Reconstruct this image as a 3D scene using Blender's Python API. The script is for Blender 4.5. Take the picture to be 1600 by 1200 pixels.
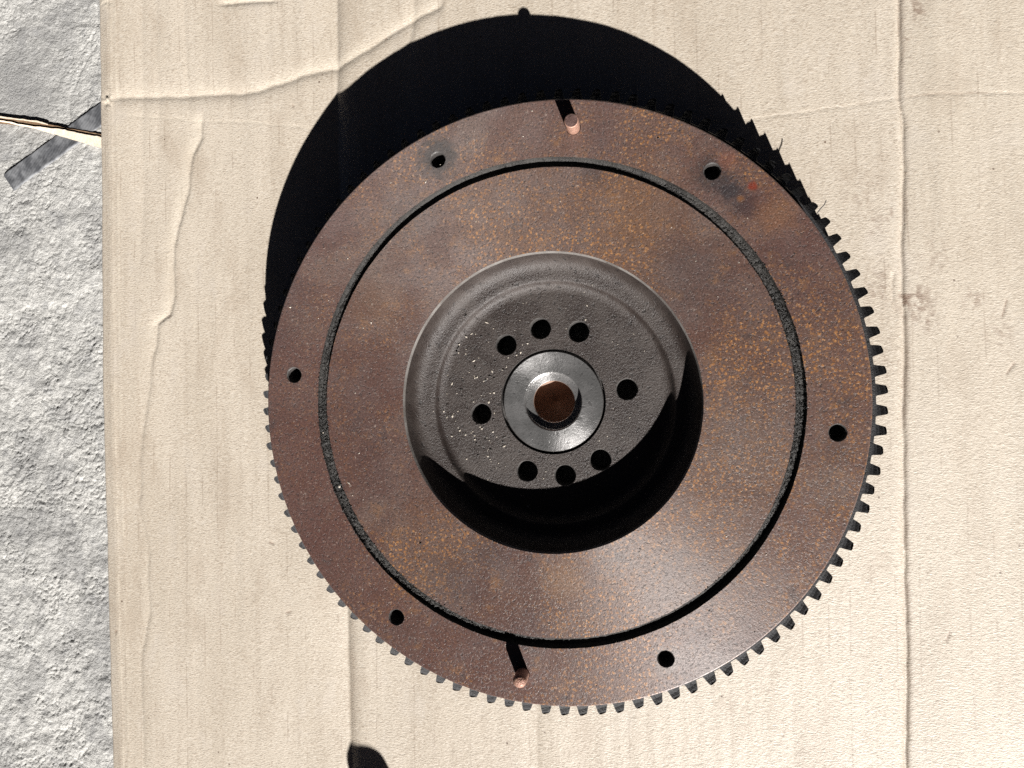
import bpy, bmesh, math, random
import numpy as np
from mathutils import Vector, Matrix
from mathutils.geometry import delaunay_2d_cdt

random.seed(7)
PI = math.pi
S = bpy.context.scene
for o in list(bpy.data.objects):
    bpy.data.objects.remove(o)

# ---------------------------------------------------------------- camera
H = 0.0357                                  # clutch face above the cardboard
CAM = np.array([0.04325, 0.00669, 0.32163 + H])
TX, TY, ROLL, FPX = 0.00578, 0.18139, -0.02636, 1153.2
def camrot():
    cx, sx = math.cos(TX), math.sin(TX); cy, sy = math.cos(TY), math.sin(TY); cr, sr = math.cos(ROLL), math.sin(ROLL)
    Rx = np.array([[1,0,0],[0,cx,-sx],[0,sx,cx]]); Ry = np.array([[cy,0,sy],[0,1,0],[-sy,0,cy]])
    Rz = np.array([[cr,-sr,0],[sr,cr,0],[0,0,1]])
    return Ry @ Rx @ Rz
CR = camrot()
cd = bpy.data.cameras.new('camera'); cam = bpy.data.objects.new('camera', cd); S.collection.objects.link(cam)
M4 = np.eye(4); M4[:3,:3] = CR; M4[:3,3] = CAM
cam.matrix_world = Matrix(M4.tolist())
cd.sensor_fit = 'HORIZONTAL'; cd.sensor_width = 36.0; cd.lens = 36.0*FPX/1600
cd.clip_start = 0.01; cd.clip_end = 50
S.camera = cam

# ---------------------------------------------------------------- sky and sun
SUN = Vector((0.551, -1.504, 1.0)).normalized()          # towards the sun
EL = math.asin(SUN.z); AZ = math.atan2(SUN.x, SUN.y)
w = bpy.data.worlds.new('World'); S.world = w; w.use_nodes = True
nt = w.node_tree; bg = nt.nodes['Background']
sk = nt.nodes.new('ShaderNodeTexSky'); sk.sky_type = 'NISHITA'; sk.sun_disc = False
sk.sun_elevation = EL; sk.sun_rotation = AZ; sk.altitude = 0; sk.air_density = 0.02; sk.dust_density = 0.12; sk.ozone_density = 0.0
nt.links.new(sk.outputs[0], bg.inputs[0]); bg.inputs[1].default_value = 0.05
sl = bpy.data.lights.new('sun', 'SUN'); sl.energy = 5.0; sl.angle = math.radians(0.53); sl.color = (1.0, 0.97, 0.935)
so = bpy.data.objects.new('sun', sl); S.collection.objects.link(so)
so.rotation_euler = SUN.to_track_quat('Z', 'Y').to_euler(); so.location = SUN*2
S.view_settings.view_transform = 'Standard'; S.view_settings.look = 'None'
S.view_settings.gamma = 1.0; S.view_settings.exposure = 0.9; S.view_settings.use_curve_mapping = False
S.render.engine = 'CYCLES'
S.cycles.max_bounces = 6; S.cycles.diffuse_bounces = 3; S.cycles.glossy_bounces = 3
S.cycles.sample_clamp_indirect = 4.0; S.cycles.use_denoising = False

# ---------------------------------------------------------------- helpers
PA, PB = .0212, -.0205                      # the ground tips slightly against the wheel's face
def at(px, py, dz=0.0):
    """point of the (slightly tipped) ground plane, dz above it, seen at a photo position"""
    d = CR @ np.array([(px-800)/FPX, -(py-600)/FPX, -1.0])
    t = (dz+PA*CAM[0]+PB*CAM[1]-CAM[2])/(d[2]-PA*d[0]-PB*d[1])
    return CAM + d*t
def atf(px, py, z):
    d = CR @ np.array([(px-800)/FPX, -(py-600)/FPX, -1.0])
    t = (z-CAM[2])/d[2]
    return CAM + d*t
def to_px(P):
    d = (np.asarray(P)-CAM) @ CR
    return 800+FPX*d[...,0]/-d[...,2], 600-FPX*d[...,1]/-d[...,2]

def hsh(ix, iy, seed):
    n = (ix.astype(np.int64)*374761393 + iy.astype(np.int64)*668265263 + seed*1274126177) & 0xffffffff
    n = ((n ^ (n >> 13))*1274126177) & 0xffffffff
    return ((n ^ (n >> 16)) & 0xffff)/65535.0
def vnoise(x, y, seed=0):
    ix = np.floor(x); iy = np.floor(y); fx = x-ix; fy = y-iy
    fx = fx*fx*fx*(fx*(fx*6-15)+10); fy = fy*fy*fy*(fy*(fy*6-15)+10)
    a = hsh(ix,iy,seed); b = hsh(ix+1,iy,seed); c = hsh(ix,iy+1,seed); d = hsh(ix+1,iy+1,seed)
    return (a*(1-fx)+b*fx)*(1-fy)+(c*(1-fx)+d*fx)*fy - 0.5
def fbm(x, y, seed=0, octv=4, gain=0.5):
    s = 0; a = 1.0
    for k in range(octv):
        s = s + a*vnoise(x*2**k+17.3*k, y*2**k-9.1*k, seed+k); a *= gain
    return s
def smooth(a, b, x):
    t = np.clip((x-a)/(b-a), 0, 1); return t*t*(3-2*t)

def link(o, parent=None):
    S.collection.objects.link(o)
    if parent is not None: o.parent = parent
    return o
def mesh_obj(name, verts, faces, mat, parent=None, smooth_shade=False, sharp=35):
    me = bpy.data.meshes.new(name); me.from_pydata([tuple(v) for v in verts], [], faces); me.update()
    if smooth_shade:
        me.shade_smooth(); me.set_sharp_from_angle(angle=math.radians(sharp))
    if mat: me.materials.append(mat)
    return link(bpy.data.objects.new(name, me), parent)
def tag(o, label, cat=None, group=None, kind=None):
    o['label'] = label
    if cat: o['category'] = cat
    if group: o['group'] = group
    if kind: o['kind'] = kind
    return o
def grid_obj(name, X, Y, Z, mat, parent=None, attrs=None):
    r, c = X.shape
    me = bpy.data.meshes.new(name)
    co = np.stack([X, Y, Z], -1).reshape(-1, 3).astype(np.float32)
    i = np.arange(r*c).reshape(r, c)
    q = np.stack([i[:-1,:-1], i[:-1,1:], i[1:,1:], i[1:,:-1]], -1).reshape(-1, 4)
    me.vertices.add(len(co)); me.vertices.foreach_set('co', co.ravel())
    me.loops.add(q.size); me.loops.foreach_set('vertex_index', q.ravel().astype(np.int32))
    me.polygons.add(len(q)); me.polygons.foreach_set('loop_start', (np.arange(len(q))*4).astype(np.int32))
    me.update(calc_edges=True); me.validate()
    me.shade_smooth()
    for k, v in (attrs or {}).items():
        a = me.attributes.new(k, 'FLOAT', 'POINT'); a.data.foreach_set('value', np.asarray(v, np.float32).ravel())
    me.materials.append(mat)
    return link(bpy.data.objects.new(name, me), parent)
def lathe(prof, seg=360, rfun=None):
    """prof: list of (r, z), outside to inside seen from above gives upward normals"""
    v = []; f = []
    n = len(prof)
    for i in range(seg):
        a = 2*PI*i/seg; c, s = math.cos(a), math.sin(a)
        for k, (r, z) in enumerate(prof):
            if rfun: r, z = rfun(a, k, r, z)
            v.append((r*c, r*s, z))
    for i in range(seg):
        j = (i+1) % seg
        for k in range(n-1):
            f.append((i*n+k, j*n+k, j*n+k+1, i*n+k+1))
    return v, f
def ring_pts(cx, cy, r, n, rf=None):
    return [(cx+(rf(2*PI*i/n) if rf else r)*math.cos(2*PI*i/n), cy+(rf(2*PI*i/n) if rf else r)*math.sin(2*PI*i/n)) for i in range(n)]
def holed_annulus(outer, inner, holes, z):
    """flat plate between two closed outlines with round holes, triangulated"""
    P = []; E = []
    def loop(pts):
        s = len(P); P.extend([Vector(p) for p in pts]); n = len(pts)
        E.extend([(s+i, s+(i+1) % n) for i in range(n)])
    loop(outer); loop(inner)
    for (x, y, r, n) in holes: loop(ring_pts(x, y, r, n))
    ov, oe, of, *_ = delaunay_2d_cdt(P, E, [], 0, 1e-7)
    def rad(pts, a):
        n = len(pts); k = a/(2*PI)*n; i = int(math.floor(k)) % n; t = k-math.floor(k)
        p, q = pts[i], pts[(i+1) % n]
        return math.hypot(p[0]*(1-t)+q[0]*t, p[1]*(1-t)+q[1]*t)
    F = []
    for f in of:
        cx = sum(ov[i][0] for i in f)/len(f); cy = sum(ov[i][1] for i in f)/len(f)
        a = math.atan2(cy, cx) % (2*PI); r = math.hypot(cx, cy)
        if r > rad(outer, a) or r < rad(inner, a): continue
        if any(math.hypot(cx-x, cy-y) < hr*0.98 for x, y, hr, n in holes): continue
        (x0,y0),(x1,y1),(x2,y2) = [ov[i][:2] for i in f[:3]]
        F.append(tuple(f) if (x1-x0)*(y2-y0)-(x2-x0)*(y1-y0) > 0 else tuple(reversed(f)))
    return [(p[0], p[1], z) for p in ov], F

# ---------------------------------------------------------------- material tools
class NT:
    def __init__(s, name):
        s.m = bpy.data.materials.new(name); s.m.use_nodes = True
        s.t = s.m.node_tree; s.N = s.t.nodes; s.b = s.N['Principled BSDF']; s.c = None
    def n(s, typ, ins=None, **kw):
        x = s.N.new(typ)
        for k, v in kw.items(): setattr(x, k, v)
        for k, v in (ins or {}).items(): s.set(x.inputs[k], v)
        return x
    def set(s, sock, v):
        if isinstance(v, bpy.types.NodeSocket): s.t.links.new(v, sock)
        elif isinstance(v, (tuple, list)) and sock.type == 'RGBA': sock.default_value = (*v, 1) if len(v) == 3 else v
        else: sock.default_value = v
    def co(s, kind='Object'):
        if kind == 'Position': return s.n('ShaderNodeNewGeometry').outputs['Position']
        return s.n('ShaderNodeTexCoord').outputs[kind]
    def map(s, co, scale=(1,1,1), loc=(0,0,0), rot=(0,0,0)):
        return s.n('ShaderNodeMapping', {'Vector': co, 'Scale': scale, 'Location': loc, 'Rotation': rot}).outputs[0]
    def noise(s, co, scale, detail=4, rough=0.55, dist=0.0):
        return s.n('ShaderNodeTexNoise', {'Vector': co, 'Scale': scale, 'Detail': detail, 'Roughness': rough, 'Distortion': dist}).outputs[0]
    def vor(s, co, scale, feature='F1', rnd=1.0, out=0):
        return s.n('ShaderNodeTexVoronoi', {'Vector': co, 'Scale': scale, 'Randomness': rnd}, feature=feature).outputs[out]
    def ramp(s, f, stops):
        x = s.n('ShaderNodeValToRGB', {'Fac': f}); r = x.color_ramp
        while len(r.elements) < len(stops): r.elements.new(0.5)
        for e, (p, c) in zip(r.elements, stops):
            e.position = p; e.color = (c, c, c, 1) if isinstance(c, (int, float)) else (*c, 1)
        return x.outputs[0]
    def mix(s, f, a, b, mode='MIX'):
        x = s.n('ShaderNodeMix', data_type='RGBA', blend_type=mode)
        s.set(x.inputs[0], f); s.set(x.inputs[6], a); s.set(x.inputs[7], b); return x.outputs[2]
    def math(s, op, a, b=0.0, c=None, clamp=False):
        x = s.n('ShaderNodeMath', operation=op, use_clamp=clamp); s.set(x.inputs[0], a); s.set(x.inputs[1], b)
        if c is not None: s.set(x.inputs[2], c)
        return x.outputs[0]
    def rng(s, v, a, b, c=0.0, d=1.0):
        return s.n('ShaderNodeMapRange', {'Value': v, 'From Min': a, 'From Max': b, 'To Min': c, 'To Max': d}, interpolation_type='SMOOTHSTEP').outputs[0]
    def attr(s, name): return s.n('ShaderNodeAttribute', attribute_name=name).outputs['Fac']
    def bump(s, h, dist, strength=1.0, normal=None):
        ins = {'Height': h, 'Distance': dist, 'Strength': strength}
        if normal is not None: ins['Normal'] = normal
        return s.n('ShaderNodeBump', ins).outputs[0]
    def out(s, **kw):
        for k, v in kw.items(): s.set(s.b.inputs[k.replace('_', ' ')], v)
        return s.m
    def spot(s, co, x, y, r0, r1, z=H):
        """1 inside r0 of a point on the part, 0 beyond r1 (edge broken by noise)"""
        d = s.n('ShaderNodeVectorMath', {0: co, 1: (x, y, z)}, operation='DISTANCE').outputs['Value']
        k = s.noise(co, 260, 3, .6)
        d = s.math('MULTIPLY_ADD', s.math('SUBTRACT', k, .5), r1*.9, d)
        return s.rng(d, r0, r1, 1.0, 0.0)

# ---------------------------------------------------------------- materials
def mat_rust():
    t = NT('rusted_machined_iron'); co = t.co()
    big = t.noise(co, 14, 3, .5); mid = t.noise(co, 62, 4, .6); fine = t.noise(co, 620, 3, .75); grain = t.noise(co, 1350, 2, .8)
    col = t.mix(t.rng(big, .38, .62), (.103,.056,.045), (.132,.079,.060))
    col = t.mix(t.rng(mid, .42, .62, 0, .6), col, (.124,.086,.076))                      # greyer worn patches
    sx = t.n('ShaderNodeSeparateXYZ', {0: co})
    # left third of the plate kept a darker purple oxide
    left = t.rng(t.math('MULTIPLY_ADD', t.math('SUBTRACT', big, .5), .10, sx.outputs[0]), -.112, -.070, 1, 0)
    col = t.mix(t.math('MULTIPLY', left, .65), col, (.095,.050,.042))
    rr = t.n('ShaderNodeVectorMath', {0: t.n('ShaderNodeCombineXYZ', {0: sx.outputs[0], 1: sx.outputs[1]}).outputs[0]}, operation='LENGTH').outputs['Value']
    col = t.mix(t.rng(rr, .106, .109, 0, .45), col, (.108,.056,.047))                    # outer ring oxidised redder
    # orange rust bloom: granules gathered in clouds
    nv = t.n('ShaderNodeTexNoise', {'Vector': co, 'Scale': 600.0}).outputs[1]
    jit = t.n('ShaderNodeVectorMath', {0: nv, 'Scale': .0018}, operation='SCALE').outputs[0]
    wco = t.n('ShaderNodeVectorMath', {0: co, 1: jit}, operation='ADD').outputs[0]
    cell = t.vor(wco, 620); cloud = t.noise(co, 24, 5, .62)
    patch = t.rng(t.noise(co, 17, 4, .6, .6), .40, .58, .15, 1.0)
    cl = t.math('MULTIPLY', t.rng(cloud, .40, .56), patch)
    pur = t.rng(t.noise(t.map(co, loc=(3.1,1.7,0)), 21, 5, .6, .5), .50, .66)
    col = t.mix(t.math('MULTIPLY', pur, .55), col, (.082,.050,.046))
    dus = t.rng(t.noise(t.map(co, loc=(7.7,4.2,0)), 19, 5, .65, .4), .52, .68)
    col = t.mix(t.math('MULTIPLY', dus, .5), col, (.165,.120,.100)); off = t.math('SUBTRACT', 1.0, t.math('MULTIPLY', left, .8))
    bloom = t.math('MULTIPLY', t.math('MULTIPLY', t.rng(cell, .22, .46, 1, 0), cl), off)
    col = t.mix(t.math('MULTIPLY', t.math('MULTIPLY', cl, off), .24), col, (.145,.080,.048))
    col = t.mix(t.math('MULTIPLY', bloom, .8), col, t.mix(t.rng(fine, .35, .65), (.21,.088,.034), (.47,.23,.08)))
    blotch = t.rng(t.noise(co, 120, 4, .65), .57, .70)
    col = t.mix(t.math('MULTIPLY', t.math('MULTIPLY', blotch, off), .5), col, (.22,.11,.05))
    dk = t.rng(t.noise(co, 780, 3, .75), .53, .66)
    col = t.mix(t.math('MULTIPLY', dk, .75), col, (.040,.030,.029))
    dkb = t.rng(t.noise(co, 95, 3, .6, .4), .60, .76)
    col = t.mix(t.math('MULTIPLY', dkb, .55), col, (.050,.042,.043))
    lt = t.rng(fine, .60, .72)
    col = t.mix(t.math('MULTIPLY', lt, .6), col, (.34,.275,.235))
    # oily stains with their own shapes, and spots of painted sheen
    for (px, py, r0, r1, k, c) in STAINS_SHEEN:
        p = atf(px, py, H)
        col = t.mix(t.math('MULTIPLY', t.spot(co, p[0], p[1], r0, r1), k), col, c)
    col = t.mix(1.0, col, t.ramp(grain, [(.28, .55), (.72, 1.45)]), 'MULTIPLY')
    hgt = t.math('ADD', t.math('MULTIPLY', fine, .6), t.math('MULTIPLY', grain, .6))
    hgt = t.math('SUBTRACT', hgt, t.math('MULTIPLY', dk, .4))
    tan = t.n('ShaderNodeTangent', direction_type='RADIAL', axis='Z').outputs[0]
    return t.out(Base_Color=col, Roughness=t.rng(mid, .3, .7, .44, .54), Metallic=.1, Anisotropic=.7, Anisotropic_Rotation=.25, Tangent=tan,
                 Specular_IOR_Level=1.0, Normal=t.bump(hgt, .00014, 1.0))
STAINS_SHEEN = [(684,246,.0045,.0125,.88,(.030,.026,.025)), (1112,272,.003,.0105,.75,(.035,.030,.030)),
          (1140,296,.002,.0085,.85,(.030,.027,.030)), (1160,318,.002,.0085,.7,(.040,.030,.032)), (1186,318,.001,.011,.45,(.075,.035,.030)),
          (1176,291,.0008,.0026,.95,(.17,.030,.016)), (1157,311,.0002,.0024,.7,(.20,.085,.03)), (1135,250,.001,.006,.5,(.20,.075,.045)),
          (1215,335,.002,.012,.5,(.19,.09,.045)), (1041,1031,.0035,.0072,.45,(.20,.17,.15)), (459,586,.002,.0058,.5,(.055,.040,.034)),
          (1305,705,.001,.010,.4,(.060,.038,.034)), (760,862,.002,.014,.35,(.050,.042,.045)), (925,270,.001,.008,.5,(.055,.045,.045)),
          (1300,760,.002,.015,.3,(.17,.14,.12)), (1048,905,.004,.028,.35,(.19,.165,.155)), (1165,690,.003,.03,.3,(.17,.145,.135)), (1090,1050,.004,.026,.4,(.19,.165,.155)), (960,860,.003,.018,.35,(.18,.15,.14)), (1165,940,.004,.03,.25,(.17,.14,.125)),  # grey spots: sun sheen of the lower right put into the colour
          (640,330,.003,.022,.35,(.085,.066,.058)), (1060,440,.004,.026,.3,(.085,.068,.062)), (700,900,.003,.02,.3,(.075,.06,.058)), (880,905,.002,.013,.45,(.20,.105,.05)), (1000,330,.004,.03,.3,(.19,.10,.05)), (590,470,.003,.02,.3,(.18,.10,.055))]

def mat_iron(name, a, b, rough=.45, metal=.35, sc=1.0, bumpd=.0003, pits=.6, aniso=0.0, ior=1.5):
    t = NT(name); co = t.co('Position')
    n1 = t.noise(co, 60*sc, 4, .6); n2 = t.noise(co, 900*sc, 3, .7); n3 = t.noise(co, 2400*sc, 2, .6)
    col = t.mix(t.rng(n1, .35, .65), a, b)
    col = t.mix(t.math('MULTIPLY', t.rng(n2, .56, .72), pits), col, tuple(x*.35 for x in a))
    col = t.mix(t.math('MULTIPLY', t.rng(n3, .62, .74), .6), col, tuple(min(1, x*3.2) for x in b))
    pit = t.rng(t.noise(co, 330*sc, 3, .6), .60, .68)
    col = t.mix(t.math('MULTIPLY', pit, pits*.7), col, tuple(x*.3 for x in a))
    h = t.math('SUBTRACT', t.math('ADD', n2, t.math('MULTIPLY', n3, .6)), t.math('MULTIPLY', pit, .5*pits))
    kw = {'IOR': ior}
    if aniso:
        kw.update(Anisotropic=aniso, Anisotropic_Rotation=.25, Tangent=t.n('ShaderNodeTangent', direction_type='RADIAL', axis='Z').outputs[0])
    return t.out(Base_Color=col, Roughness=t.rng(n1, .3, .7, rough-.05, rough+.08), Metallic=metal, Normal=t.bump(h, bumpd, .8), **kw)

def mat_card():
    t = NT('kraft_cardboard'); co = t.co()
    wide = t.noise(t.map(co, (1, .25, 1)), 22, 3, .5); streak = t.noise(t.map(co, (1, .03, 1)), 160, 3, .6)
    fib = t.noise(t.map(co, (.55, 1.2, 1)), 1250, 3, .75); fib2 = t.noise(co, 420, 4, .65)
    col = t.mix(t.rng(wide, .35, .65), (.515,.447,.360), (.585,.515,.424))
    col = t.mix(t.rng(streak, .52, .72, 0, .35), col, (.41,.340,.265))
    col = t.mix(t.rng(fib, .53, .66, 0, .60), col, (.27,.205,.15))
    col = t.mix(t.rng(fib, .47, .34, 0, .60), col, (.70,.64,.56))
    sx = t.n('ShaderNodeSeparateXYZ', {0: co})
    wx = t.math('MULTIPLY_ADD', t.noise(t.map(co, (1, .15, 1)), 40, 2, .5), .006, sx.outputs[0])
    fl = t.math('ABSOLUTE', t.math('SUBTRACT', t.math('FRACT', t.math('DIVIDE', wx, .0098)), .5))           # faint lines over the flutes
    flm = t.math('MULTIPLY', t.rng(fl, .015, .055, 1, 0), t.rng(t.noise(t.map(co, (1, .35, 1)), 110, 3, .6), .50, .62, 0, .36))
    col = t.mix(flm, col, (.27,.205,.15))
    blot = t.noise(t.map(co, (1, .5, 1)), 48, 4, .6)
    col = t.mix(t.rng(blot, .52, .72, 0, .40), col, (.39,.315,.24))
    col = t.mix(t.rng(blot, .44, .30, 0, .40), col, (.58,.52,.45))
    spk = t.vor(co, 130, rnd=1.0); spn = t.noise(co, 90, 2)
    col = t.mix(t.math('MULTIPLY', t.rng(spk, .05, .085, 1, 0), t.rng(spn, .56, .62)), col, (.16,.11,.08))
    col = t.mix(t.attr('scuff_sunlit'), col, (.68,.61,.50))  # scuffed paper, plus fold slopes painted as if sunlit
    col = t.mix(t.attr('dirt'), col, (.20,.125,.085))
    h = t.math('ADD', fib, t.math('MULTIPLY', fib2, .25))
    return t.out(Base_Color=col, Roughness=.48, Specular_IOR_Level=.9, Normal=t.bump(h, .00028, 1.0))
def mat_concrete():
    t = NT('rough_concrete'); co = t.co()
    a = t.noise(co, 25, 4, .6); b = t.noise(co, 400, 5, .7); c = t.noise(co, 1100, 3, .7)
    col = t.mix(t.rng(a, .35, .65), (.43,.424,.405), (.53,.521,.495))
    st = t.vor(co, 300); sn = t.noise(co, 150, 3, .6)
    col = t.mix(t.math('MULTIPLY', t.rng(st, .30, .12), t.rng(sn, .50, .60, 0, .7)), col, (.64,.63,.60))
    col = t.mix(t.rng(sn, .46, .34, 0, .4), col, (.31,.31,.31))
    col = t.mix(t.rng(b, .54, .70, 0, .6), col, (.24,.237,.228))
    col = t.mix(t.rng(b, .44, .30, 0, .8), col, (.68,.67,.64))
    col = t.mix(t.rng(t.noise(co, 270, 3, .6), .61, .68, 0, .65), col, (.15,.148,.145))
    col = t.mix(t.attr('dirt'), col, (.17,.17,.175))
    col = t.mix(t.rng(c, .62, .75, 0, .5), col, (.12,.115,.11))
    return t.out(Base_Color=col, Roughness=.75, Specular_IOR_Level=.35, Normal=t.bump(t.math('ADD', b, t.math('MULTIPLY', c, .6)), .0010, 1.0))
def mat_plain(name, c1, c2, rough, sc=400, metal=0.0, bd=.0002, spec=.5):
    t = NT(name); co = t.co('Position'); n = t.noise(co, sc, 4, .65)
    return t.out(Base_Color=t.mix(t.rng(n, .35, .65), c1, c2), Roughness=rough, Metallic=metal, Specular_IOR_Level=spec, Normal=t.bump(n, bd, .8))
def mat_strap():
    t = NT('woven_grey_tape'); co = t.co()
    n = t.noise(co, 120, 4, .6)
    wv = t.n('ShaderNodeTexWave', {'Vector': t.map(co, rot=(0,0,math.radians(38))), 'Scale': 190.0, 'Distortion': 3.0, 'Detail': 3.0}).outputs[1]
    col = t.mix(t.rng(n, .38, .66), (.070,.073,.080), (.21,.215,.225))
    col = t.mix(t.math('MULTIPLY', wv, .10), col, (.28,.28,.29))
    return t.out(Base_Color=col, Roughness=.5, Normal=t.bump(t.math('ADD', n, t.math('MULTIPLY', wv, .15)), .00025, .8))

RUST = mat_rust()
HUB = mat_iron('dark_cast_iron', (.031,.0225,.0195), (.050,.039,.034), .46, .03, 1.25, .00042, .95, 0, 1.6)
STEEL = mat_iron('turned_steel', (.30,.295,.29), (.43,.42,.415), .36, .75, 1.0, .00018, .6, .8)
CHAMF = mat_iron('worn_bright_edge', (.105,.094,.086), (.185,.172,.16), .5, .0, 1.5, .0002, .5)
GEAR = mat_iron('blackened_gear_steel', (.014,.014,.015), (.026,.026,.028), .55, .0, 1.0, .0005, .7, 0, 1.4)
GREASE = mat_iron('caked_black_grease', (.013,.0115,.0105), (.036,.033,.030), .52, .0, 1.2, .0006, .8, 0, 1.5)
OILY = mat_iron('oily_hole_steel', (.050,.046,.044), (.085,.079,.075), .4, .1, 1.0, .0003, .5)
PIN = mat_iron('coppery_pin_steel', (.27,.135,.098), (.44,.255,.19), .42, .3, .9, .0004, .7)
PINTOP = mat_iron('rusty_pin_top', (.11,.065,.058), (.19,.12,.105), .5, .3, 1.2, .0003, .6)
BRONZE = mat_plain('bronze_bush', (.245,.145,.098), (.30,.18,.125), .45, 200, 0, .00005)
CARD = mat_card(); CONC = mat_concrete(); STRAP = mat_strap()
CORE = mat_plain('torn_paper_edge', (.62,.52,.40), (.72,.63,.52), .8, 700, 0, .0003)
FLUTE = mat_plain('brown_flute_paper', (.17,.10,.055), (.26,.17,.10), .85, 500, 0, .0004)
PALE = mat_plain('pale_chips', (.38,.33,.27), (.60,.54,.46), .7, 900)
DARKG = mat_plain('dark_chips', (.020,.017,.016), (.05,.043,.038), .6, 900)
CASTER = mat_plain('brown_caster_plastic', (.05,.022,.012), (.06,.027,.015), .25, 30)
CAPM = mat_plain('caster_cap_plastic', (.02,.02,.02), (.025,.025,.025), .4, 50)

# ---------------------------------------------------------------- concrete ground
ZC = -0.0075
def build_ground():
    pt = at(-90, -90, ZC); pb = at(-90, 1290, ZC)
    x0, x1 = pt[0]-.01, at(215, 600, ZC)[0]; y1, y0 = pt[1]+.01, pb[1]-.01
    xs = np.concatenate([[-3.0,-1.5,-.8,-.5], np.linspace(x0, x1, 230), [.3,.8,1.5,3.0]])
    ys = np.concatenate([[-3.0,-1.5,-.8,-.5], np.linspace(y0, y1, 900), [.5,.8,1.5,3.0]])
    X, Y = np.meshgrid(xs, ys)
    g = 1/.0022
    wx = X+.0012*fbm(X*300, Y*300, 5, 2); wy = Y+.0012*fbm(X*300+40, Y*300, 6, 2)
    h = .0016*fbm(wx*g*.30, wy*g*.30, 11, 4, .55)
    peb = np.abs(fbm(wx*g*.9, wy*g*.9, 21, 3, .5)); h += -.0011*smooth(.16, .02, peb)*smooth(-.1, .15, fbm(X*60, Y*60, 8, 2))
    pit = fbm(wx*380, wy*380, 33, 2); h -= .0006*smooth(.22, .42, pit)
    TP = PA*X+PB*Y; PX, PY = to_px(np.stack([X, Y, TP+ZC], -1))
    flat = np.exp(-((PX-25)/55)**2-((PY-140)/75)**2)
    h = h*(1-.75*flat)
    h *= (.9+.2*smooth(250, 700, PY))
    def crack(xl, w, d): return -d*np.exp(-np.abs(xl)/w)
    wob = 9*fbm(PY/45.0, PY*0+3, 51, 3)
    c1 = np.interp(PY, [470,560,650,760,860,1000], [86,80,97,96,88,84])+wob
    h += crack(PX-c1, 1.6, .0009)*smooth(440, 500, PY)*smooth(1000, 880, PY)
    c2 = np.interp(PY, [20,90,150,200,260,330], [150,134,112,108,84,70])+wob
    h += crack(PX-c2, 1.6, .0009)*smooth(0, 30, PY)*smooth(345, 320, PY)
    fade = ((X > x0) & (X < x1+1e-6) & (Y > y0) & (Y < y1))
    dirt = .55*flat + .3*smooth(.05, .3, fbm(X*45, Y*45, 61, 3))
    return grid_obj('ground', X, Y, TP+ZC+np.where(fade, h*.50, 0)-.0004, CONC, attrs={'dirt': np.clip(dirt, 0, 1)})
g = build_ground(); g['kind'] = 'structure'; g['label'] = 'rough grey concrete ground left of the cardboard'

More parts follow.
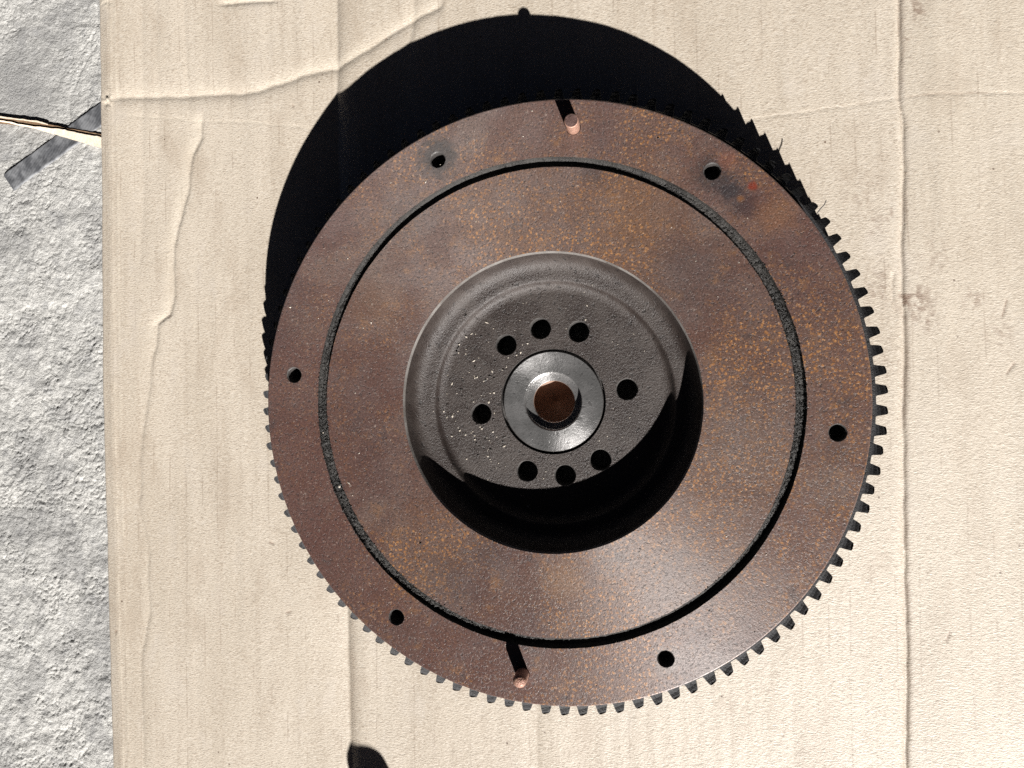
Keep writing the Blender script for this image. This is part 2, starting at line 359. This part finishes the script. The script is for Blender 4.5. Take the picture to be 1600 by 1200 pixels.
# ---------------------------------------------------------------- flattened cardboard
def build_card():
    ey = np.array([-160, 0, 230, 600, 1000, 1200, 1360]); ex = np.array([147, 148, 150, 155, 163, 169, 173])
    offs = np.concatenate([np.linspace(0, 26, 22), np.arange(28.2, 1790, 2.25)])
    rows = np.arange(-150, 1350, 2.25)
    OX, PY = np.meshgrid(offs, rows)
    PX = OX+np.interp(PY, ey, ex) + 1.2*fbm(PY/60.0, PY*0, 71, 3)*smooth(20, 0, OX)
    d = np.stack([(PX-800)/FPX, -(PY-600)/FPX, -np.ones_like(PX)], -1) @ CR.T
    tt = (PA*CAM[0]+PB*CAM[1]-CAM[2])/(d[..., 2]-PA*d[..., 0]-PB*d[..., 1])
    X = CAM[0]+d[..., 0]*tt; Y = CAM[1]+d[..., 1]*tt
    z = np.zeros_like(X); scuff_sunlit = np.zeros_like(X); dirt = np.zeros_like(X)
    mm = .001
    # gentle unevenness, long ripples along the flutes
    z += .9*mm*fbm(X*11, Y*7, 81, 3) + .32*mm*fbm(X*70, Y*9, 82, 3)
    z += .035*mm*np.sin(2*PI*X/.0078+2*fbm(X*20, Y*6, 83, 2))*smooth(-.2, .3, fbm(X*30, Y*9, 84, 2))
    z += .05*mm*fbm(X*500, Y*500, 85, 3)
    def vcrease(ys, xs, depth, wl, wr, jit=2.0, seed=1, y0=-999, y1=9999, fade=25, sharp=0.0):
        xl = np.interp(PY, ys, xs)+jit*fbm(PY/38.0, PY*0+seed, 90+seed, 3)
        s = PX-xl; m = smooth(y0-fade, y0+fade, PY)*smooth(y1+fade, y1-fade, PY)
        return s, m, -depth*m*np.where(s < 0, np.exp(-np.abs(s)/wl), np.exp(-np.abs(s)/wr))
    def hcrease(xs, ys, depth, wu, wd, jit=2.0, seed=1, x0=-999, x1=9999, fade=25):
        yl = np.interp(PX, xs, ys)+jit*fbm(PX/38.0, PX*0+seed, 120+seed, 3)
        s = PY-yl; m = smooth(x0-fade, x0+fade, PX)*smooth(x1+fade, x1-fade, PX)
        return s, m, -depth*m*np.where(s < 0, np.exp(-np.abs(s)/wu), np.exp(-np.abs(s)/wd))
    # long valley that runs under the wheel
    s, m, h = vcrease([0,150,955,1200], [525,524,541,547], 2.7*mm, 40, 10, 1.0, 1); z += h
    # wrinkled fold on the left
    s, m, h = vcrease([175,215,240,300,380,490,508,600,690,790,860,960,1040,1200], [316,313,300,292,272,268,246,235,219,219,231,232,219,224],
                      1.0*mm*(.55+.45*smooth(620, 480, PY)), 13, 2.2, 4.0, 2, 185, 1300, 15); z += h; scuff_sunlit += .35*m*np.exp(-((s+8)/8)**2)*smooth(560, 480, PY)  # sunlit left slope of the fold painted paler
    s, m, h = vcrease([0,150,330], [288,293,300], .45*mm, 6, 3, 2, 3, -200, 170); z += h
    s, m, h = vcrease([0,300], [245,246], .35*mm, 9, 6, 3, 5, -200, 280); z += h
    s, m, h = vcrease([0,300,500], [221,222,215], .4*mm, 12, 7, 3, 6, -200, 420); z += h
    # score lines of the rolled edge
    for off, a in ((172, .5), (181, .5)):
        s, m, h = vcrease([0,400,1000,1200], [off,off+4,off+14,off+21], -.16*mm, 1.6, 1.6, 1.2, 7+off % 5); z += h
        scuff_sunlit += a*np.exp(-(s/1.3)**2)*smooth(-.15, .25, fbm(PY/25.0, PY*0+off, 77, 2))
    # diagonal fold at the top left
    s, m, h = hcrease([150,290,400,470,525,560,645,690,702], [153,151,144,118,104,86,33,10,-6], 1.05*mm, 13, 7, 4, 1, 178, 690, 8); z += h
    scuff_sunlit += .30*m*np.exp(-((s+8)/7)**2)*(.6+fbm(PX/50, PY/30, 66, 2))  # pale band paints the sun on the fold's upper slope
    s, m, h = vcrease([-160,0,40,60], [655,647,645,640], 1.0*mm, 16, 8, 2, 4, -400, 70); z += h
    # hair cracks in the liner
    s, m, h = hcrease([150,200,330,380,500,900], [178,180,190,190,201,230], .15*mm, 1.2, 1.2, 2, 5, 195, 520); z += h; scuff_sunlit += .3*m*np.exp(-(s/1.5)**2)
    s, m, h = hcrease([900,1175,1260,1400,1470,1600], [215,187,175,154,148,147], .22*mm, 1.2, 1.2, 2, 6, 950, 1800); z += h
    dirt += .40*m*np.exp(-((s+.5)/1.3)**2)*smooth(1405, 1425, PX)*smooth(1560, 1520, PX)
    # deep fold on the right, the panel beyond it tips up a little
    s, m, h = vcrease([-100,0,150,200,250,400,500,650,900,985,1010,1200], [1402,1404,1405,1411,1412,1409,1413,1412,1414,1417,1418,1416], 1.3*mm, 5.0, 2.6, 2.2, 9); z += h
    dirt += .38*np.exp(-((s-3)/4.5)**2)*(.65+1.2*fbm(PX/14, PY/40, 67, 3))
    z += .0009*smooth(2, 70, s); scuff_sunlit += .16*smooth(3, 14, s)  # whole panel beyond the fold a paler tone
    s, m, h = vcrease([400,440,470,500], [1398,1395,1396,1402], .5*mm, 3, 2, 2, 11, 425, 495, 8); z += h
    # broad low bands at the lower edge
    s, m, h = vcrease([900,1200], [836,840], .45*mm, 22, 8, 2, 12, 1090, 1500, 40); z += h
    s, m, h = vcrease([900,1200], [1235,1240], .35*mm, 26, 14, 2, 13, 1060, 1500, 60); z += h
    # top edge lip and torn corner
    s, m, h = hcrease([300,340,420,700], [8,7,1,-8], .9*mm, 6, 3, 1.5, 8, 345, 430, 12); z += h; scuff_sunlit += .4*m*smooth(1, -3, s)
    tc = np.exp(-((PX-164)/9)**2-((PY-3)/8)**2); scuff_sunlit += 1.2*tc*(.7+fbm(PX/4, PY/4, 68, 2)); z += .0012*tc*fbm(PX/5, PY/5, 69, 2)
    tc = np.exp(-((PX-166)/9)**2-((PY-155)/9)**2); z += .0022*tc*fbm(PX/6, PY/6, 70, 2); scuff_sunlit += .5*tc
    # smudges and small nicks
    for (x, y, r, a) in ((1430,470,26,.55),(1413,474,10,.7),(1432,15,14,.5),(1428,30,8,.55),(1418,60,7,.5),(1450,500,14,.4),(1520,470,16,.35),
                         (1366,350,14,.35),(1390,335,9,.4),(1375,440,18,.3),(1370,465,14,.3),(1418,90,7,.5),(1560,525,20,.25),(1460,400,22,.25),(1250,1150,60,.10),
                         (1380,560,30,.15),(1340,300,25,.18)):
        q = np.exp(-((PX-x)**2+((PY-y)*.8)**2)/r**2)
        dirt += 1.4*a*q*smooth(-.08, .26, fbm(PX/7, PY/7, int(x) % 97, 3))
    for (xa, ya, xb, yb) in ((1565,495,1572,468),(1571,585,1585,566),(178,990,182,985),(420,847,428,850),(455,955,447,958),(456,163,458,167),(600,58,604,60),(262,497,266,492),(1478,1002,1484,985)):
        L = math.hypot(xb-xa, yb-ya); ux, uy = (xb-xa)/L, (yb-ya)/L
        al = (PX-xa)*ux+(PY-ya)*uy; pr = (PX-xa)*-uy+(PY-ya)*ux
        k = np.exp(-(pr/1.4)**2)*smooth(-2, 2, al)*smooth(L+2, L-2, al); dirt += .75*k; z -= .0003*k
    # rolled left edge and the same roll on the three sides out of view
    R = 23.0
    a = np.clip(1-OX/7.0, 0, 1); z -= .0017*np.clip(1-OX/19.0, 0, 1)+.0042*(1-np.sqrt(np.clip(1-a*a, 0, 1)))
    b = np.clip(1-(offs.max()-OX)/R, 0, 1); z -= .0062*(1-np.sqrt(np.clip(1-b*b, 0, 1)))
    b = np.clip(1-(rows.max()-PY)/R, 0, 1); z -= .0062*(1-np.sqrt(np.clip(1-b*b, 0, 1)))
    b = np.clip(1-(PY-rows.min())/R, 0, 1); z -= .0062*(1-np.sqrt(np.clip(1-b*b, 0, 1)))
    r = np.hypot(X, Y); k = smooth(.095, .062, r); z = PA*X+PB*Y+z*(1-k)-.0016*k
    return grid_obj('cardboard_sheet', X, Y, z, CARD, attrs={'scuff_sunlit': np.clip(scuff_sunlit, 0, 1), 'dirt': np.clip(dirt, 0, .85)})
card = build_card()
tag(card, 'flattened tan cardboard box with creases lying under the flywheel', 'cardboard')

# ---------------------------------------------------------------- flywheel
R_FACE, R_GO, R_GI, R_REC = .1332, .10786, .1034, .06648
Z_P = -.0175
N_SEG = 512
fly = bpy.data.objects.new('flywheel', None); link(fly); fly.empty_display_size = .05
tag(fly, 'rusty brown engine flywheel with toothed ring gear lying on cardboard', 'flywheel')
def wob(a, seed, amp):
    return amp*(math.sin(7*a+seed)+.7*math.sin(19*a+2*seed)+.6*math.sin(41*a+3*seed)+.5*math.sin(83*a+seed*5)+.5*math.sin(131*a+seed))/2.0
def crud(a):     # how much caked dirt sits in the groove at this angle (left and right sides are full)
    return max(0.0, math.cos(a-math.radians(197)))**2*.85 + max(0.0, math.cos(a-math.radians(12)))**3*.6
def r_go(a): return R_GO + wob(a, 1.3, .00008) + wob(a*3, 2.1, .00012)*crud(a)
def r_gi(a): return R_GI + wob(a, 4.3, .00008) + wob(a*3, 5.1, .00018)*crud(a)

# outer rim plate with its bolt holes
HOLE_R = .0033
hole_px = [(684,250),(1112,269),(1308,676),(1041,1031),(619,965),(459,586)]
base_ang = np.mean([113.06-60, 52.91, -7.17+60, -66.59+120, -126.84+180, 172.57-120])
h_pos = []
for ang in (113.06, 52.91, -7.17, -66.59, -126.84, 172.57):
    h_pos.append((.12036*math.cos(math.radians(ang)), .12036*math.sin(math.radians(ang))))
AP = 1.45066; RP = .12056
pins = [(RP*math.cos(AP), RP*math.sin(AP), .0089, .0030), (-RP*math.cos(AP), -RP*math.sin(AP), .0092, .0030)]
outer = ring_pts(0, 0, R_FACE-.0006, N_SEG); inner = ring_pts(0, 0, 0, N_SEG, r_go)
v, f = holed_annulus(outer, inner, [(x, y, HOLE_R+.0005, 40) for x, y in h_pos]+[(p[0], p[1], p[3]+.0003, 40) for p in pins], H)
n0 = len(v)
wv, wf = lathe([(R_FACE-.0006, H), (R_FACE-.0002, H-.0002), (R_FACE, H-.0006), (R_FACE, H-.0146)], N_SEG)
v += wv; f += [tuple(reversed([i+n0 for i in q])) for q in wf]
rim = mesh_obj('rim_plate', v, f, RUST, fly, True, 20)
rim['label'] = 'outer rusted ring outside the dark groove'

# inner friction face
outer = ring_pts(0, 0, 0, N_SEG, r_gi); inner = ring_pts(0, 0, R_REC, N_SEG)
v, f = holed_annulus(outer, inner, [], H)
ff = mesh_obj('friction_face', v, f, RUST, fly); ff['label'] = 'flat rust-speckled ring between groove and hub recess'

# groove between them
def gro(a, k, r, z):
    c = crud(a); t = k/11.0
    r = r_go(a)*(1-t)+r_gi(a)*t
    if 0 < k < 11:
        dz = -.0023*(1-abs(2*t-1)**3.2)
        floor = -.0023+.0011*c
        dz = max(dz, floor) + .0005*(.4+c)*(hsh(np.array([int(a*180)]), np.array([k]), 3)[0]-.5)*1.5 + wob(a*2+k, k, .00014)
        if c > .3: dz = min(dz, -.0003)
        z = H+dz
    return r, z
v, f = lathe([(0, H)]*12, 1024, gro)
gv = mesh_obj('groove', v, f, GREASE, fly, True, 60); gv['label'] = 'narrow black greasy groove'

# grit caked in the groove: too small to count
def grit_mesh(items):
    V = []; F = []
    for (x, y, z, sx, sy, sz, rot) in items:
        n = len(V); c, s = math.cos(rot), math.sin(rot)
        for (a, b, d) in ((1,0,0),(0,1,0),(-1,0,0),(0,-1,0),(0,0,1),(0,0,-1)):
            a *= sx*random.uniform(.6,1.2); b *= sy*random.uniform(.6,1.2); d *= sz
            V.append((x+a*c-b*s, y+a*s+b*c, z+d))
        F += [(n,n+1,n+4),(n+1,n+2,n+4),(n+2,n+3,n+4),(n+3,n,n+4),(n+1,n,n+5),(n+2,n+1,n+5),(n+3,n+2,n+5),(n,n+3,n+5)]
    return V, F
it = []
while len(it) < 3600:
    a = random.uniform(0, 2*PI); c = crud(a)
    if random.random() > .12+c: continue
    r = random.uniform(R_GI-.0001, R_GO+.0001)
    if c > .4 and random.random() < .07: r += random.choice((-1, 1))*abs(random.gauss(0, .0011))+0
    t = (R_GO-r)/(R_GO-R_GI)
    dz = max(-.0023*(1-abs(2*t-1)**3.2), -.0023+.0011*c) if 0 < t < 1 else 0.0
    q = random.uniform(.00012, .0004)*(1+.3*c)
    it.append((r*math.cos(a), r*math.sin(a), H+dz+.3*q, q, q, q*.8, random.random()*PI))
v, f = grit_mesh(it); gg = mesh_obj('groove_grit', v, f, GREASE, fly); gg['kind'] = 'stuff'

# dished recess around the hub
prof = [(R_REC, H), (.0661, H-.0006), (.0658, H-.0014)]
v, f = lathe(prof, N_SEG); ed = mesh_obj('recess_edge', v, f, CHAMF, fly, True, 20); ed['label'] = 'thin worn bright edge of the hub recess'
prof = [(.0658, H-.0014), (.0656, H-.0028), (.0653, H-.0050), (.0649, H-.0075), (.0642, H-.0096), (.0631, H-.0112), (.0617, H-.0123), (.0601, H-.0129), (.0582, H-.0132), (.0561, H-.0134),
        (.0555, H-.0137), (.0550, H-.0145), (.0545, H-.0155), (.0539, H-.0164), (.0530, H-.0170), (.0518, H-.0174), (.0505, H-.0175)]
v, f = lathe(prof, N_SEG); mesh_obj('recess_wall', v, f, HUB, fly, True, 50)

# hub plate with eight bolt holes
AB = .14164; RB = .03442; BR = .0047
b_pos = [(RB*math.cos(math.radians(d)+AB), RB*math.sin(math.radians(d)+AB)) for d in (0,60,90,120,180,240,270,300)]
v, f = holed_annulus(ring_pts(0,0,.0505,N_SEG), ring_pts(0,0,.0244,256), [(x,y,BR+.0004,48) for x,y in b_pos], H+Z_P)
hp = mesh_obj('hub_plate', v, f, HUB, fly); hp['label'] = 'dark cast iron plate with eight bolt holes'
def hole_part(x, y, r, ztop, depth, name, ch):
    pr = [(r+ch, 0), (r, -.0007)] + [(r+(.00016 if k % 2 else 0), -.0005-.0009*k) for k in range(1, 9)] + [(r, -depth), (0.0002, -depth-.0001)]
    v, f = lathe(pr, 48); o = mesh_obj(name, v, f, OILY, fly, True, 40); o.location = (x, y, ztop); return o
for x, y in h_pos: hole_part(x, y, HOLE_R, H, .0125, 'bolt_hole', .0005)
for x, y in b_pos: hole_part(x, y, BR, H+Z_P, .0160, 'bolt_hole', .0004)

# turned centre ring, chamfer and bronze pilot bush
Z_R = H+Z_P-.0007
v, f = lathe([(.0244, H+Z_P), (.0243, Z_R-.0022), (.0233, Z_R-.0022), (.0233, Z_R-.0003), (.0230, Z_R)], 256)
mesh_obj('ring_gap', v, f, OILY, fly, True, 30)
v, f = lathe([(.0230, Z_R), (.0137, Z_R), (.0134, Z_R-.0002)], 256)
cr = mesh_obj('center_ring', v, f, STEEL, fly, True, 20); cr['label'] = 'polished steel ring round the central bore'
v, f = lathe([(.0134, Z_R-.0002), (.0132, Z_R-.0034), (.0129, Z_R-.0037), (.0100, Z_R-.0040), (.0097, Z_R-.0044)], 256); mesh_obj('counterbore', v, f, STEEL, cr, True, 30)
v, f = lathe([(.0097, Z_R-.0044), (.0096, Z_R-.0048), (.0126, Z_R-.0051), (.0126, Z_R-.0132), (.0110, Z_R-.0138), (.0001, Z_R-.0171)], 128)
pb_ = mesh_obj('pilot_bush', v, f, BRONZE, fly, True, 30); pb_['label'] = 'brown bronze bush deep in the central bore'

# two dowel pins
for k, (x, y, h, r) in enumerate(pins):
    if k == 0: pr = [(r+.0004,-.0008), (r,-.0008), (r, h-.0003), (r-.0003, h)]; top = [(r-.0003, h), (.0001, h+.0001)]
    else: pr = [(r+.0004,-.0008), (r,-.0008), (r, h-.0016), (r-.0004, h-.0008)]; top = [(r-.0004, h-.0008), (r-.0009, h-.0002), (r-.0016, h), (.0001, h+.0001)]
    v, f = lathe(pr, 40); o = mesh_obj('dowel_pin', v, f, PIN, fly, True, 40); o.location = (x, y, H)
    o['label'] = ['coppery dowel pin near the shadowed side', 'round-topped coppery dowel pin near the sunlit teeth'][k]
    v, f = lathe(top, 40); mesh_obj('pin_top', v, f, PINTOP if k == 0 else PIN, o, True, 40)

# ring gear and its 104 teeth
Z_G = H-.0135; R_ROOT, R_TIP, GT = .1384, .1433, .0115
v, f = lathe([(R_ROOT, Z_G-GT), (R_ROOT, Z_G-.0004), (R_ROOT-.0004, Z_G), (R_FACE+.0006, Z_G), (R_FACE+.0003, Z_G-.0008), (R_FACE-.001, Z_G-.0008)], 416)
gear = mesh_obj('ring_gear', v, f, GEAR, fly, True, 30); gear['label'] = 'blackened toothed ring around the flywheel'
def tooth_mesh(wear):
    # plan outline from root to rounded tip (tangential t, radial r)
    half = [(.0030, R_ROOT-.0006), (.00245, R_ROOT+.0006), (.0022, R_ROOT+.0020), (.0019, R_ROOT+.0034), (.00165, R_TIP-.0004-wear), (.0014, R_TIP-.0001-wear), (.0006, R_TIP-wear)]
    pts = half + [(-t, r) for t, r in reversed(half)]
    def ztop(t, r):
        z = Z_G-.0001
        if r > R_ROOT+.0003: z -= max(0.0, (t+.0006))*.8*min(1, (r-R_ROOT)/.0012) + .00015   # bevelled engagement side
        if r > R_TIP-.0005-wear: z -= .0004
        return z
    n = len(pts)
    bm = bmesh.new()
    top = [bm.verts.new((r, t, ztop(t, r))) for t, r in pts]; bot = [bm.verts.new((r, t, Z_G-GT)) for t, r in pts]
    mid = [bm.verts.new((r-.0002 if 2 < i < n-3 else r, t, ztop(t, r)+.0)) for i, (t, r) in enumerate(pts)]
    h = n//2
    for i in range(h-1): bm.faces.new((top[i], top[i+1], top[n-2-i], top[n-1-i]))
    for i in range(n-1): bm.faces.new((top[i+1], top[i], bot[i], bot[i+1]))
    for v_ in mid: bm.verts.remove(v_)
    bmesh.ops.recalc_face_normals(bm, faces=bm.faces)
    me = bpy.data.meshes.new('tooth'); bm.to_mesh(me); bm.free(); me.materials.append(GEAR)
    me.shade_smooth(); me.set_sharp_from_angle(angle=math.radians(14)); return me
tms = [tooth_mesh(wv_) for wv_ in (0, .0002, .00045)]
for k in range(104):
    o = bpy.data.objects.new('tooth', random.choice((tms[0], tms[0], tms[1], tms[2]))); link(o, gear)
    o.rotation_euler = (0, 0, math.radians(-89.26+k*360/104+random.uniform(-.12, .12)))

# underside down to the crank flange that carries the wheel
v, f = lathe([(R_FACE, H-.0146), (R_FACE-.0005, Z_G-.0012), (.1335, Z_G-GT), (.128, Z_G-GT-.001), (.072, .012), (.056, .008), (.052, .0015), (.050, .0), (.0005, .0)], 256)
v, f = v, [tuple(reversed(q)) for q in f]
mesh_obj('back_body', v, f, HUB, fly, True, 30)

# ---------------------------------------------------------------- loose chips on the wheel
def zsurf(r):
    if r < .0505: return H+Z_P
    if r < .0535: return H-.0171
    if r > .0560 and r < .0600: return H-.0131
    return None
pale = []; dark = []
def put(lst, x, y, z, q, el=1.0): lst.append((x, y, z+.35*q, q*el, q, q*.55, random.random()*PI))
for k in range(180):
    a = random.gauss(math.radians(178), .75); r = random.uniform(.027, .0570)
    z = zsurf(r)
    if z and all(math.hypot(r*math.cos(a)-x, r*math.sin(a)-y) > BR+.0008 for x, y in b_pos):
        put(pale if random.random() < .55 else dark, r*math.cos(a), r*math.sin(a), z, random.choice((.00025,.0003,.0004,.00055)), random.choice((1,1,1.6,2.4)))
for k in range(160):
    a = random.uniform(0, 2*PI); r = random.uniform(.026, .050)
    if all(math.hypot(r*math.cos(a)-x, r*math.sin(a)-y) > BR+.0008 for x, y in b_pos):
        put(random.choice((pale, dark, dark)), r*math.cos(a), r*math.sin(a), H+Z_P, random.uniform(.00015,.00033), random.choice((1,1,2)))
for k in range(170):
    a = random.uniform(0, 2*PI); r = random.choice((random.uniform(.068,.102), random.uniform(.109,.132)))
    put(random.choice((pale, pale, dark)), r*math.cos(a), r*math.sin(a), H, random.uniform(.00013,.00034), random.choice((1,1,1.8)))
for (px, py, q, el) in ((531,760,.0010,1.1),(545,755,.0006,4),(454,480,.0007,1.5),(580,504,.0007,1.6),(555,614,.0006,1.4),(665,285,.0006,2.2),(505,676,.0006,1.5)):
    p = atf(px, py, H); put(pale, p[0], p[1], H, q*.7, el)
for (px, py, q) in ((657,849,.0009),(1029,216,.0008),(525,690,.0007),(1208,800,.0008)):
    p = atf(px, py, H); put(dark, p[0], p[1], H, q*.8)
p = atf(1054, 577, H+Z_P); put(pale, p[0], p[1], H+Z_P, .0009, 1.3)
v, f = grit_mesh(pale); tag(mesh_obj('pale_grit', v, f, PALE), 'scattered pale grit specks lying on the flywheel', 'grit', None, 'stuff')
v, f = grit_mesh(dark); tag(mesh_obj('dark_grit', v, f, DARKG), 'scattered dark crumbs lying on the flywheel', 'grit', None, 'stuff')
# hair-thin dry stalk caught on the gear
def tube(P, rad, seg=6):
    V = []; F = []
    for i, p in enumerate(P):
        d = (Vector(P[min(i+1, len(P)-1)])-Vector(P[max(i-1, 0)])).normalized(); a = d.orthogonal().normalized(); b = d.cross(a)
        for k in range(seg): V.append(Vector(p)+rad*(a*math.cos(2*PI*k/seg)+b*math.sin(2*PI*k/seg)))
    for i in range(len(P)-1):
        for k in range(seg):
            F.append((i*seg+k, i*seg+(k+1) % seg, (i+1)*seg+(k+1) % seg, (i+1)*seg+k))
    return V, F
v, f = tube([atf(1276,334,Z_G-.001), atf(1283,325,Z_G), atf(1288,320,Z_G+.0005), atf(1291,313,Z_G+.001)], .00025)
tag(mesh_obj('dry_fibre', v, f, DARKG, None, True), 'hair-thin dark fibre caught on the gear teeth near the shadow', 'fibre')

# ---------------------------------------------------------------- grey strap on the concrete
def drape(cor, n, m, zfun):
    (a, b, c, d) = [np.array(at(x, y, ZC)) for x, y in cor]
    U, V_ = np.meshgrid(np.linspace(0,1,n), np.linspace(0,1,m))
    P = a[None,None]*(1-U)[...,None]*(1-V_)[...,None]+b[None,None]*U[...,None]*(1-V_)[...,None]+c[None,None]*U[...,None]*V_[...,None]+d[None,None]*(1-U)[...,None]*V_[...,None]
    return P[...,0], P[...,1], zfun(P[...,0], P[...,1], U, V_)
def zst(X, Y, U, V_):
    T = PA*X+PB*Y
    e = np.minimum(V_, 1-V_); e2 = np.minimum(U, 1-U)
    return T+ZC+.00045+.0004*fbm(X*160, Y*160, 41, 2)-.0008*smooth(.05, 0, e)-.0008*smooth(.015, 0, e2)
X, Y, Z = drape([(4,273),(212,118),(228,146),(21,298)], 120, 26, zst)
strap = grid_obj('tape_strip', X, Y, Z, STRAP)
tag(strap, 'dark grey woven tape strip stuck to the concrete', 'tape')

# ---------------------------------------------------------------- torn strip of cardboard poking out
strip = bpy.data.objects.new('torn_strip', None); link(strip); strip.location = (0, 0, 0)
tag(strip, 'thin torn pale cardboard strip poking out left of the sheet', 'cardboard')
def strip_part(name, top, bot, ztop, zbot, mat, seed, n=70, thick=.0007):
    """a torn sliver between two outlines (pixel-measured on the ground), bulging and with real thickness"""
    xs = np.linspace(top[0][0], top[-1][0], n); V = []; F = []
    m = 7
    for i, x in enumerate(xs):
        yt = np.interp(x, [p[0] for p in top], [p[1] for p in top])+1.6*float(fbm(np.array(x/9.0), np.array(float(seed)), seed, 3))
        yb = np.interp(x, [p[0] for p in bot], [p[1] for p in bot])+.9*float(fbm(np.array(x/14.0), np.array(float(seed)), seed+5, 3))
        for j in range(m):
            u = j/(m-1); z = ztop*(1-u)+zbot*u; p = at(x, yt*(1-u)+yb*u, ZC+z); V.append(p)
        for j in range(m):
            u = j/(m-1); z = ztop*(1-u)+zbot*u-thick; p = at(x, yt*(1-u)+yb*u, ZC+z); V.append(p)
    w2 = 2*m
    for i in range(n-1):
        a, b = i*w2, (i+1)*w2
        for j in range(m-1):
            F.append((a+j, a+j+1, b+j+1, b+j)); F.append((a+m+j, b+m+j, b+m+j+1, a+m+j+1))
        F.append((a, b, b+m, a+m)); F.append((a+m-1, a+2*m-1, b+2*m-1, b+m-1))
    for e in (0, (n-1)*w2):
        F.append(tuple([e+j for j in range(m)]+[e+m+j for j in reversed(range(m))]))
    o = mesh_obj(name, V, F, mat, strip); return o
strip_part('lower_liner', [(-60,178),(0,188),(50,197),(100,203),(155,214),(205,226)], [(-60,181),(0,190),(42,198),(100,214),(157,231),(205,244)], .0020, .0009, CORE, 3)
strip_part('flute_layer', [(-60,172),(0,183),(50,190),(100,199),(157,210),(205,222)], [(-60,184),(0,193),(40,198),(70,199),(100,203),(157,213),(205,225)], .0011, .0009, FLUTE, 7)
strip_part('upper_liner', [(-60,168),(0,181),(30,186),(60,189),(75,194)], [(-60,172),(0,184),(30,187.5),(55,191),(75,195)], .0015, .0013, CORE, 9)

# ---------------------------------------------------------------- unseen stand-in added beyond the lower edge to throw the shadow at the bottom
tip = at(571, 1191, 0.0); hB = .0805
bx, by = tip[0]+SUN.x/SUN.z*hB*1.04, tip[1]+SUN.y/SUN.z*hB*1.04
bot = bpy.data.objects.new('shadow_caster', None); link(bot); bot.location = (bx, by, PA*bx+PB*by)
tag(bot, 'made-up brown shadow caster below the view, added for its small shadow', 'shadow_caster')
v, f = lathe([(.0105,.066),(.0105,.070),(.0125,.066),(.0135,.063),(.021,.057),(.024,.052),(.0245,.048),(.0245,.004),(.022,.0005),(.0003,.0005)], 48); mesh_obj('body', v, [tuple(reversed(q)) for q in f], CASTER, bot, True, 40)
v, f = lathe([(.0003,.0800),(.0085,.0800),(.0108,.0785),(.0115,.076),(.0115,.0665),(.0100,.0662)], 48); mesh_obj('cap', v, [tuple(reversed(q)) for q in f], CAPM, bot, True, 40)
